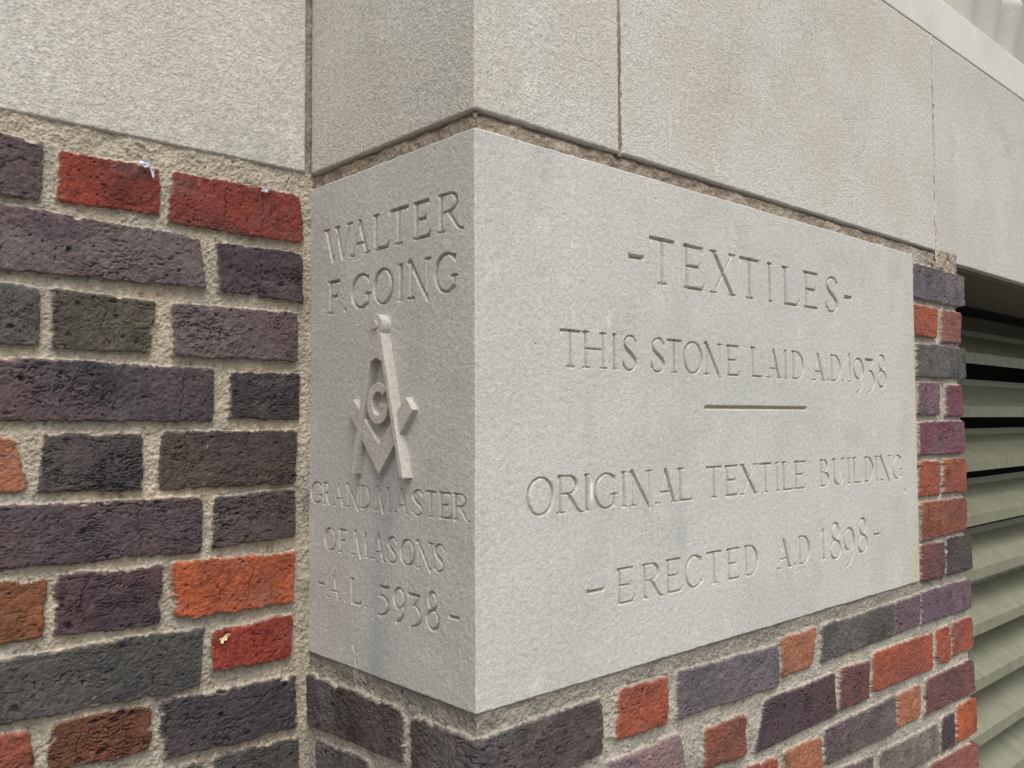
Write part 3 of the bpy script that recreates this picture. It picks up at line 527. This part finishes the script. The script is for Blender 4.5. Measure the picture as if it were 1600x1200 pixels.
        hw = max(.055 * cap, .0012); ln([(hw * .8, Hh * .42, hw), (W - hw * .8, Hh * .5, hw)], False); tick(W - hw * .8, Hh * .6, W, Hh * 1.0, 1.2, .4); tick(hw * .6, Hh * .5, 0, Hh * .95, 1.2, .4)
    elif ch == '.': r = .055 * cap; ln([(W / 2, Hh / 2, r), (W / 2 + r * .4, Hh / 2 - r * .6, r * .7)], False)
    return S
US = axis((-D, 0.0, .00075), (0.0, L, .00085)); ZS = axis((0.0, H, .00075))
UU, ZZ = np.meshgrid(US, ZS)
depth = np.zeros(UU.shape); owner = np.full(UU.shape, -1)
def carve(u, z, P0, P1, w0, w1, sl, k, trim, slope, dmax):
    d = np.array(P1) - np.array(P0); l2 = max(d @ d, 1e-12)
    t = np.clip(((u - P0[0]) * d[0] + (z - P0[1]) * d[1]) / l2, 0, 1)
    v = (w0 + (w1 - w0) * t) - np.hypot(u - P0[0] - t * d[0], z - P0[1] - t * d[1])
    if trim: v = np.minimum(v, np.minimum(trim[1] - z, z - trim[0]) * 1.6)
    v = np.clip(v * slope, 0, dmax)
    own = owner[sl]; dep = depth[sl]
    own[(v > 0.0001) & (v > dep)] = k; np.maximum(dep, v, out=dep)
WORDS = [['-', 'TEXTILES', '-'], ['THIS', 'STONE', 'LAID', 'A.D.', '1938'], ['ORIGINAL', 'TEXTILE', 'BUILDING'], ['-', 'ERECTED', 'A.D.', '1898', '-'],
         ['WALTER'], ['F.', 'GOING'], ['GRAND', 'MASTER'], ['OF', 'MASONS'], ['-', 'A.L.', '5938', '-']]
lines = []
for n_, T in enumerate(list(TEXT_RIGHT) + list(TEXT_LEFT)):
    p_ = 0
    for wd in WORDS[n_]:
        lines.append(('R' if n_ < len(TEXT_RIGHT) else 'L', wd, T[0], T[1][p_:p_ + len(wd)])); p_ += len(wd)
for k, (face, wd, cap, items) in enumerate(lines):
    for ch, a, b, zt, zb in items:
        W, Hh = b - a, zt - zb
        for pts, trim in glyph(ch, W, Hh, cap):
            X = pts[:, 0] + a; Yv = pts[:, 1] + zb; ww = pts[:, 2] * (1.0 if face == 'R' else 1.3)
            for i in range(len(X) - 1):
                m = max(ww[i], ww[i + 1]) + .001
                i0, i1 = np.searchsorted(US, (min(X[i], X[i + 1]) - m, max(X[i], X[i + 1]) + m)); j0, j1 = np.searchsorted(ZS, (min(Yv[i], Yv[i + 1]) - m, max(Yv[i], Yv[i + 1]) + m))
                if i1 <= i0 or j1 <= j0: continue
                sl = (slice(j0, j1), slice(i0, i1))
                carve(UU[sl], ZZ[sl], (X[i], Yv[i]), (X[i + 1], Yv[i + 1]), ww[i], ww[i + 1], sl, k, (zb - .0006, zt + .0006) if trim else None, 2.6, .0075)
kr = len(lines)
full = (slice(None), slice(None))
carve(UU, ZZ, (RULE[0] + .002, (RULE[2] + RULE[3]) / 2), (RULE[1] - .002, (RULE[2] + RULE[3]) / 2), .0027, .0027, full, kr, None, 2.4, .006)
# wear, chips, a hairline crack, the tiny pit near the far edge
hs = -depth + 0.00035 * noise(UU, ZZ, .05, seed=71) + 0.00012 * noise(UU, ZZ, .0035, seed=72)
ck = [(-.197, .0296), (-.1995, .0238), (-.1957, .0153), (-.1944, .007), (-.1907, 0)]
for (a, b), (c, d) in zip(ck[:-1], ck[1:]):
    dd = np.array((c - a, d - b)); t = np.clip(((UU - a) * dd[0] + (ZZ - b) * dd[1]) / (dd @ dd), 0, 1)
    hs -= .0016 * np.exp(-((np.hypot(UU - a - t * dd[0], ZZ - b - t * dd[1]) + .0004 * noise(UU, ZZ, .003, seed=73)) / .0006) ** 2)
for pu, pz, pr_ in ((.8735, .1454, .004), (.115, .46, .0015), (.26, .50, .0013), (-.05, .41, .0013), (.62, .12, .0013), (.33, .43, .0016), (-.06, .515, .0014), (.075, .33, .0013), (.45, .02, .0018)):
    hs -= .0014 * np.exp(-(np.hypot(UU - pu, ZZ - pz) / pr_) ** 4) * (.6 + .4 * noise(UU, ZZ, .003, seed=74))
edge_d = np.minimum(np.minimum(ZZ, H - ZZ), np.minimum(UU + D, L - UU))
chip = .0012 + .0009 * np.clip(fbm(UU, ZZ, .02, 3, 75), -1, 1) + .003 * np.clip(noise(UU, ZZ, .022, seed=76) - .5, 0, 1)
q = np.clip(edge_d / np.maximum(chip, 1e-4), 0, 1); hs -= chip * (1 - np.sqrt(np.clip(1 - (1 - q) ** 2, 0, 1)))
r = .0011 + .0005 * noise(ZZ, ZZ * 0, .012, seed=77) + .0012 * np.clip(noise(ZZ, ZZ * 0, .014, seed=78) - .4, 0, 1)
P = wrap(UU, ZZ, hs, r)
# stains that belong to the stone: bluish run-off under the emblem, buff edge at the far end, a white drip
tint = np.ones(UU.shape + (3,))
run = np.exp(-((UU + .148 + .006 * noise(ZZ, ZZ * 0, .06, seed=81)) / .020) ** 2) * smooth(ZZ, .27, .20) * (.75 + .35 * noise(UU, ZZ, .012, .10, seed=82))
tint *= 1 - np.clip(run, 0, 1)[..., None] * np.array([.24, .20, .13])
warm = smooth(UU, .865, .918) * (.55 + .5 * fbm(UU, ZZ, .05, 3, 83)) + .7 * np.exp(-(np.hypot(UU - .915, (ZZ - .025) * .8) / .035) ** 2)
tint *= 1 - np.clip(warm, 0, 1)[..., None] * np.array([.03, .10, .26])
cool = smooth(fbm(UU, ZZ, .16, 4, 84), .0, .5); tint *= 1 - cool[..., None] * np.array([.03, .03, .025])
streak = np.clip(fbm(UU * 1.0, ZZ * .12, .03, 3, 85), 0, 1); tint *= 1 - streak[..., None] * np.array([.06, .06, .05])
leftw = smooth(-UU, 0, .01)[..., None]; tint *= 1 - leftw * np.array([.01, .02, .035])  # whole return face slightly darker and warmer, not a stain
pale = np.clip(fbm(UU, ZZ, .018, 3, 86) - .5, 0, 1) * .45; tint *= 1 + pale[..., None]
drip = np.exp(-((UU - .1522) / .0022) ** 2) * smooth(np.abs(ZZ - .187), .012, .006); tint *= 1 + drip[..., None] * .75
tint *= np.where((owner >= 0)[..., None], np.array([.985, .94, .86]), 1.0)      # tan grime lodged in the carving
tint = np.clip(tint, .3, 1.8)
own = owner[:-1, :-1]; own = np.maximum(np.maximum(own, owner[1:, :-1]), np.maximum(owner[:-1, 1:], owner[1:, 1:]))
# sides of the block run back into the wall
def skirt(P, tint, own, dirs):
    back = .02
    top = P[-1:] + np.array([0, 0, -.0]); bot = P[:1]
    cen = np.array([.45, .15, 0])
    def push(row):
        o = row.copy(); R_ = UU[:1] >= 0
        o[..., 1] = np.where(R_, o[..., 1] + back, o[..., 1]); o[..., 0] = np.where(R_, o[..., 0], o[..., 0] + back)
        near = np.abs(UU[:1]) < back
        o[..., 0] = np.where(near, np.maximum(o[..., 0], back), o[..., 0]); o[..., 1] = np.where(near, np.maximum(o[..., 1], back), o[..., 1])
        return o
    P = np.concatenate([push(bot), P, push(top)], 0)
    tint = np.concatenate([tint[:1], tint, tint[-1:]], 0); own = np.concatenate([own[:1] * 0 - 1, own, own[:1] * 0 - 1], 0)
    e = P[:, -1:].copy(); e[..., 1] += .08
    P = np.concatenate([P, e], 1); tint = np.concatenate([tint, tint[:, -1:]], 1); own = np.concatenate([own, own[:, :1] * 0 - 1], 1)
    return P, tint, own
P, tint, own = skirt(P, tint, own, None)
stone = empty('cornerstone', (0.3, 0.1, 0.0), 'pale grey carved cornerstone with inscriptions on two faces and a raised emblem', 'cornerstone')
grid_obj('block', P, own < 0, M_CORNER, stone, tint)
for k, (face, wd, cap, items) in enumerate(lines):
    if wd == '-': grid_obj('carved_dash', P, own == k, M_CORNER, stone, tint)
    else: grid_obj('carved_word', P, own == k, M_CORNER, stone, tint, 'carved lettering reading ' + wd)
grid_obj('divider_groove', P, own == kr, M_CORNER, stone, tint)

# raised emblem on the return face (u = -y, so y = -u)
emb = bpy.data.objects.new('emblem', None); C.objects.link(emb); emb.location = (0, .142, .20); emb.parent = stone; emb.matrix_parent_inverse = Matrix.Translation(-Vector(stone.location)); emb.empty_display_size = .02
UC = -.142
def plate(bm, loop, t, inset=0.0):
    """outline in (u, z) about the emblem's axis, standing t proud of the face"""
    f = [bm.verts.new((-t, -(UC + a), b)) for a, b in loop]; k = [bm.verts.new((.002, -(UC + a), b)) for a, b in loop]
    bm.faces.new(f); bm.faces.new(k[::-1]); n = len(loop)
    for i in range(n): bm.faces.new([f[i], k[i], k[(i + 1) % n], f[(i + 1) % n]])
def sub_link(name, bm, bevel=.0008):
    bmesh.ops.recalc_face_normals(bm, faces=bm.faces)
    me = bpy.data.meshes.new(name); bm.to_mesh(me); bm.free(); me.materials.append(M_EMBLEM)
    o = bpy.data.objects.new(name, me); C.objects.link(o); o.parent = emb
    o.matrix_parent_inverse = Matrix.Translation(-Vector(emb.location))
    m = o.modifiers.new('bevel', 'BEVEL'); m.width = bevel; m.segments = 2; m.limit_method = 'ANGLE'
    return o
T1, T2, T3 = .0110, .0072, .0085
bm = bmesh.new()
hinge = [(0.0115 * math.sin(a), .3535 + .0115 * math.cos(a)) for a in np.linspace(-2.3, 2.3, 22)]
legs = hinge + [(.0476, .2025), (.0410, .2025), (.0101, .3168), (0, .3206), (-.0101, .3168), (-.0410, .2025), (-.0476, .2025)]
plate(bm, legs, T1)
sub_link('compasses', bm)
bm = bmesh.new(); plate(bm, [(.0045 * math.cos(a), .3540 + .0045 * math.sin(a)) for a in np.linspace(0, 2 * math.pi, 20, endpoint=False)], T1 + .0018)
sub_link('pivot', bm, .0006)
bm = bmesh.new(); plate(bm, [(0, .2040), (.0580, .2685), (.0462, .2808), (0, .2345), (-.0470, .2808), (-.0588, .2690)], T2)
sub_link('square', bm)
bm = bmesh.new()
ro, ri = .0205, .0108; A = np.radians(np.linspace(38, 322, 34))
loop = [(ro * .95 * math.cos(a), .2752 + ro * 1.02 * math.sin(a)) for a in A] + [(.0195, .2752), (.0035, .2752), (.0035, .2700), (.0100, .2700)] + [(ri * .95 * math.cos(a), .2752 + ri * 1.08 * math.sin(a)) for a in np.radians(np.linspace(318, 42, 30))]
plate(bm, loop, T3)
sub_link('letter', bm)

# ------------------------------------------------------------------ limestone course above
def panel(name, u0, u1, z0, z1, place, mat, parent, seed, step=.003, depth_=.10, rad=.0025, rough=.0002):
    """dressed block: front lattice with softened, slightly chipped arrises and sides running back"""
    U = axis((u0, u0 + .012, .0012), (u0 + .012, u1 - .012, step), (u1 - .012, u1, .0012)); Z = axis((z0, z0 + .012, .0012), (z0 + .012, z1 - .012, step), (z1 - .012, z1, .0012))
    if u0 < 0 < u1 and place is None: U = np.unique(np.concatenate([U[np.abs(U) > .008], np.linspace(-.008, .008, 17)]))
    UU, ZZ = np.meshgrid(U, Z)
    d = np.minimum(np.minimum(UU - u0, u1 - UU), np.minimum(ZZ - z0, z1 - ZZ))
    c = rad * (1 + .45 * fbm(UU, ZZ, .03, 3, seed)) + rad * 1.4 * np.clip(noise(UU, ZZ, .025, seed=seed + 5) - .7, 0, 1)
    q = np.clip(d / np.maximum(c, 1e-4), 0, 1); h = rough * noise(UU, ZZ, .05, seed=seed + 6) - c * (1 - np.sqrt(np.clip(1 - (1 - q) ** 2, 0, 1)))
    if place is None: P = wrap(UU, ZZ, h, .002 + .0012 * noise(ZZ, ZZ * 0, .015, seed=seed + 7))
    else: P = place(UU, ZZ, h)
    def back(row, uu):
        o = row.copy()
        if place is None:
            R_ = uu >= 0
            o[..., 1] = np.where(R_, np.maximum(o[..., 1] + depth_, depth_), np.maximum(o[..., 1], 0)); o[..., 0] = np.where(R_, o[..., 0], o[..., 0] + depth_)
            nr = np.abs(uu) < depth_
            o[..., 0] = np.where(nr, np.maximum(o[..., 0], depth_), o[..., 0]); o[..., 1] = np.where(nr, np.maximum(o[..., 1], depth_), o[..., 1])
        else: o[..., 1] += depth_
        return o
    B = back(P[:1], UU[:1]); T = back(P[-1:], UU[-1:])
    P = np.concatenate([B, P, T], 0); ue = np.concatenate([UU[:1], UU, UU[-1:]], 0)
    l = back(P[:, :1], ue[:, :1]); r_ = back(P[:, -1:], ue[:, -1:])
    l[0], l[-1] = P[0, :1], P[-1, :1]; r_[0], r_[-1] = P[0, -1:], P[-1, -1:]
    P = np.concatenate([l, P, r_], 1)
    return grid_obj(name, P, np.ones((P.shape[0] - 1, P.shape[1] - 1), bool), mat, parent)
def joint_mesh(name, u0, u1, z0, z1, place, parent, ca, cb, seed, rec=.002, mat=None):
    U = axis((u0, u1, .0012)); Z = axis((z0, z1, .0018)); UU, ZZ = np.meshgrid(U, Z)
    h = -rec + .0011 * noise(UU, ZZ, .009, seed=seed) + .0007 * noise(UU, ZZ, .003, seed=seed + 1)
    c = np.array(ca) + (np.array(cb) - np.array(ca)) * np.clip(fbm(UU, ZZ, .03, 3, seed + 2) + .5, 0, 1)[..., None]
    c = c * (1 + .2 * noise(UU, ZZ, .003, seed=seed + 3))[..., None]
    return grid_obj(name, place(UU, ZZ, h), np.ones((len(Z) - 1, len(U) - 1), bool), mat or M_MORTAR, parent, c)
GR = 'limestone blocks of the course above the brickwork'
b1 = empty('limestone_block', (-.45, D + .05, HG), 'large rough buff limestone block over the recessed brick wall at left', 'stone block', GR)
panel('face', -.95, -.0072, HG + .001, TOP, flat(D - .0025), M_BLOCK, b1, 101)
joint_mesh('mortar_joint', -.0085, .006, HG - .004, TOP, flat(D), b1, (.20, .16, .125), (.31, .26, .205), 102, .001)
b2 = empty('limestone_block', (.10, .10, HG), 'corner limestone block resting on the carved stone, wrapping the pier edge', 'stone block', GR)
panel('face', -D + .0005, XJ1 - .0022, HG, TOP, None, M_BLOCK, b2, 111)
joint_mesh('mortar_joint', XJ1 - .0035, XJ1 + .0035, HG - .003, TOP, flat(0), b2, (.20, .16, .125), (.31, .26, .205), 112, .0015)
b3 = empty('limestone_block', (.6, .10, HG), 'wide buff limestone block directly above the -TEXTILES- inscription', 'stone block', GR)
panel('face', XJ1 + .0022, XJ2 - .0025, HG, TOP, flat(0), M_BLOCK, b3, 121)
joint_mesh('mortar_joint', XJ2 - .0035, XJ2 + .0042, HG - .016, TOP, flat(0), b3, (.42, .34, .26), (.60, .56, .50), 122, .0005)
b4 = empty('limestone_lintel', (1.8, .1, HG - .014), 'grey streaked limestone lintel spanning the louvred opening', 'lintel', GR)
panel('face', XJ2 + .003, 3.2, HG - .012, TOP, flat(0), M_LINTEL, b4, 131, depth_=.19)
b5 = empty('stone_band', (1.5, .1, TOP), 'smooth pale limestone band running above the lintel and blocks', 'stone band')
panel('face', -D, 3.2, TOP + .001, CAP, None, M_CAP, b5, 141, depth_=.12, rad=.0022)
bm = bmesh.new(); add_box(bm, -.95, -.001, D + .001, D + .2, TOP + .001, CAP); bm_obj('return_face', bm, M_CAP, b5)
# row of rounded upright lobes standing on the band, wall behind
fr = empty('wall_panel', (1.3, .3, CAP), 'dull grey plain stone wall behind the carved lobes, top right corner', 'stone wall')
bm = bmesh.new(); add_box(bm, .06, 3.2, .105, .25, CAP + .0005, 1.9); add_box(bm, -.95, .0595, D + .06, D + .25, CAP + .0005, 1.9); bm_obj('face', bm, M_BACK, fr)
def lobe(xc, r):
    n, mrows = 40, 40; U_ = np.linspace(0, math.pi, n); T_ = np.linspace(0, 1, mrows); P = np.zeros((mrows, n, 3))
    for j, t in enumerate(T_):
        if t < .55: q = t / .55; z = CAP + LZ * q; sc = .90 + .10 * q; fw = LF * q ** 1.4
        else: a = (t - .55) / .45 * math.pi / 2; z = CAP + LZ + .048 * math.sin(a); sc = max(math.cos(a), 0.0) ** .75; fw = LF - .02 * (1 - math.cos(a))
        P[j, :, 0] = xc - r * sc * np.cos(U_); P[j, :, 1] = .100 - (.088 * sc + .006 + fw) * np.sin(U_) ** .8; P[j, :, 2] = z
    return P
LZ, LF = .112, .014
for i, xr in enumerate((.828, .946, 1.064, 1.178, 1.296, 1.404)):
    P = lobe(xr + .050, .0565)
    lab = ['rounded carved stone lobe, partly out of frame at the top right, first in its row', 'middle carved stone lobe between its two neighbours', 'last carved stone lobe with its rounded top showing against the dull grey wall']
    if i < 3: continue
    o = grid_obj('carved_lobe', P, np.ones((39, 39), bool), M_ORN)
    tag(o, lab[i - 3], 'stone ornament', 'row of rounded stone lobes')

# ------------------------------------------------------------------ louvred vent
lv = empty('louvre_vent', (1.8, .25, -.6), 'sage green metal louvre vent in the shaded opening right of the pier', 'louvre')
YL = .19; pitch = .1265; z0 = .2600
bm = bmesh.new()
for k in range(-9, 2):
    zz = z0 + pitch * k
    prof = [(YL, zz), (YL, zz + .026), (YL + .078, zz + .082), (YL + .079, zz + .098)]
    back = [(YL + .0815, zz + .098), (YL + .0805, zz + .0805), (YL + .0022, zz + .0242), (YL + .0022, zz)]
    loop = prof + back
    a = [bm.verts.new((1.02, y, z)) for y, z in loop]; b = [bm.verts.new((3.2, y, z)) for y, z in loop]; n = len(loop)
    for i in range(n): bm.faces.new([a[i], a[(i + 1) % n], b[(i + 1) % n], b[i]])
    bm.faces.new(a[::-1]); bm.faces.new(b)
bm_obj('slats', bm, M_SLAT, lv, bevel=.0009)
bm = bmesh.new(); add_box(bm, 1.02, 3.2, YL + .10, YL + .14, HG - .05, HG - .0125); bm_obj('frame', bm, M_BRONZE, lv)
bm = bmesh.new(); add_box(bm, 1.03, 3.2, .012, YL + .004, HG - .0175, HG - .0135); bm_obj('soffit_panel', bm, M_BRONZE, lv)
bm = bmesh.new(); add_box(bm, 1.0, 3.2, .50, .52, -1.25, HG + .1); add_box(bm, 1.0, 3.2, YL + .001, .50, HG - .0125, HG + .05); bm_obj('backing', bm, M_DARK, lv)

sl_ = empty('stone_jamb', (3.3, .2, -1.25), 'plain limestone jamb and sill closing the louvred opening', 'stone jamb')
bm = bmesh.new(); add_box(bm, 3.205, 3.8, .0, .5, -1.25, 1.9); bm_obj('jamb', bm, M_LINTEL, sl_, bevel=.004)
bm = bmesh.new(); add_box(bm, 1.145, 3.203, .03, .5, -1.25, -.90); bm_obj('sill', bm, M_LINTEL, sl_, bevel=.004)

# ------------------------------------------------------------------ small bits caught on the bricks
def scrap(name, x, y, z, w, hgt, ang, seed, mat):
    U_ = np.linspace(-1, 1, 14); V_ = np.linspace(-1, 1, 10); A, B = np.meshgrid(U_, V_)
    k = 1 + .45 * noise(A * .01, B * .01, .006, seed=seed); a = A * w / 2 * k; b = B * hgt / 2 * (1 - .5 * A ** 2 * (seed % 2)) * k
    c, s = math.cos(ang), math.sin(ang)
    lift = .0022 + .0016 * noise(A * .01, B * .01, .005, seed=seed + 1) + .0012 * A * B
    P = np.stack([x + a * c - b * s, y - lift, z + a * s + b * c], -1)
    o = grid_obj(name, P, np.ones((9, 13), bool), mat); m = o.modifiers.new('thickness', 'SOLIDIFY'); m.thickness = .0006
    return o
yb = D - .0075
for (x, z, w, hh, an, sd_, lab) in ((-.1893, .5134, .012, .0055, .1, 3, 'wider pale blue-grey scrap on the top edge of the red brick'), (-.181, .5050, .003, .0095, .15, 6, 'thin upright pale scrap hanging below the wider one'), (-.0596, .5095, .009, .0038, .25, 9, 'small pale scrap on the upper edge of the red brick nearest the stone')):
    tag(scrap('plastic_scrap', x, yb, z, w, hh, an, sd_, M_SCRAP), lab, 'scrap', 'pale scraps stuck to the red bricks')
tag(scrap('paint_splash', -.1015, yb, .0335, .010, .0042, .5, 12, M_FLECK), 'yellow splash on the lower red brick beside the stone', 'splash')
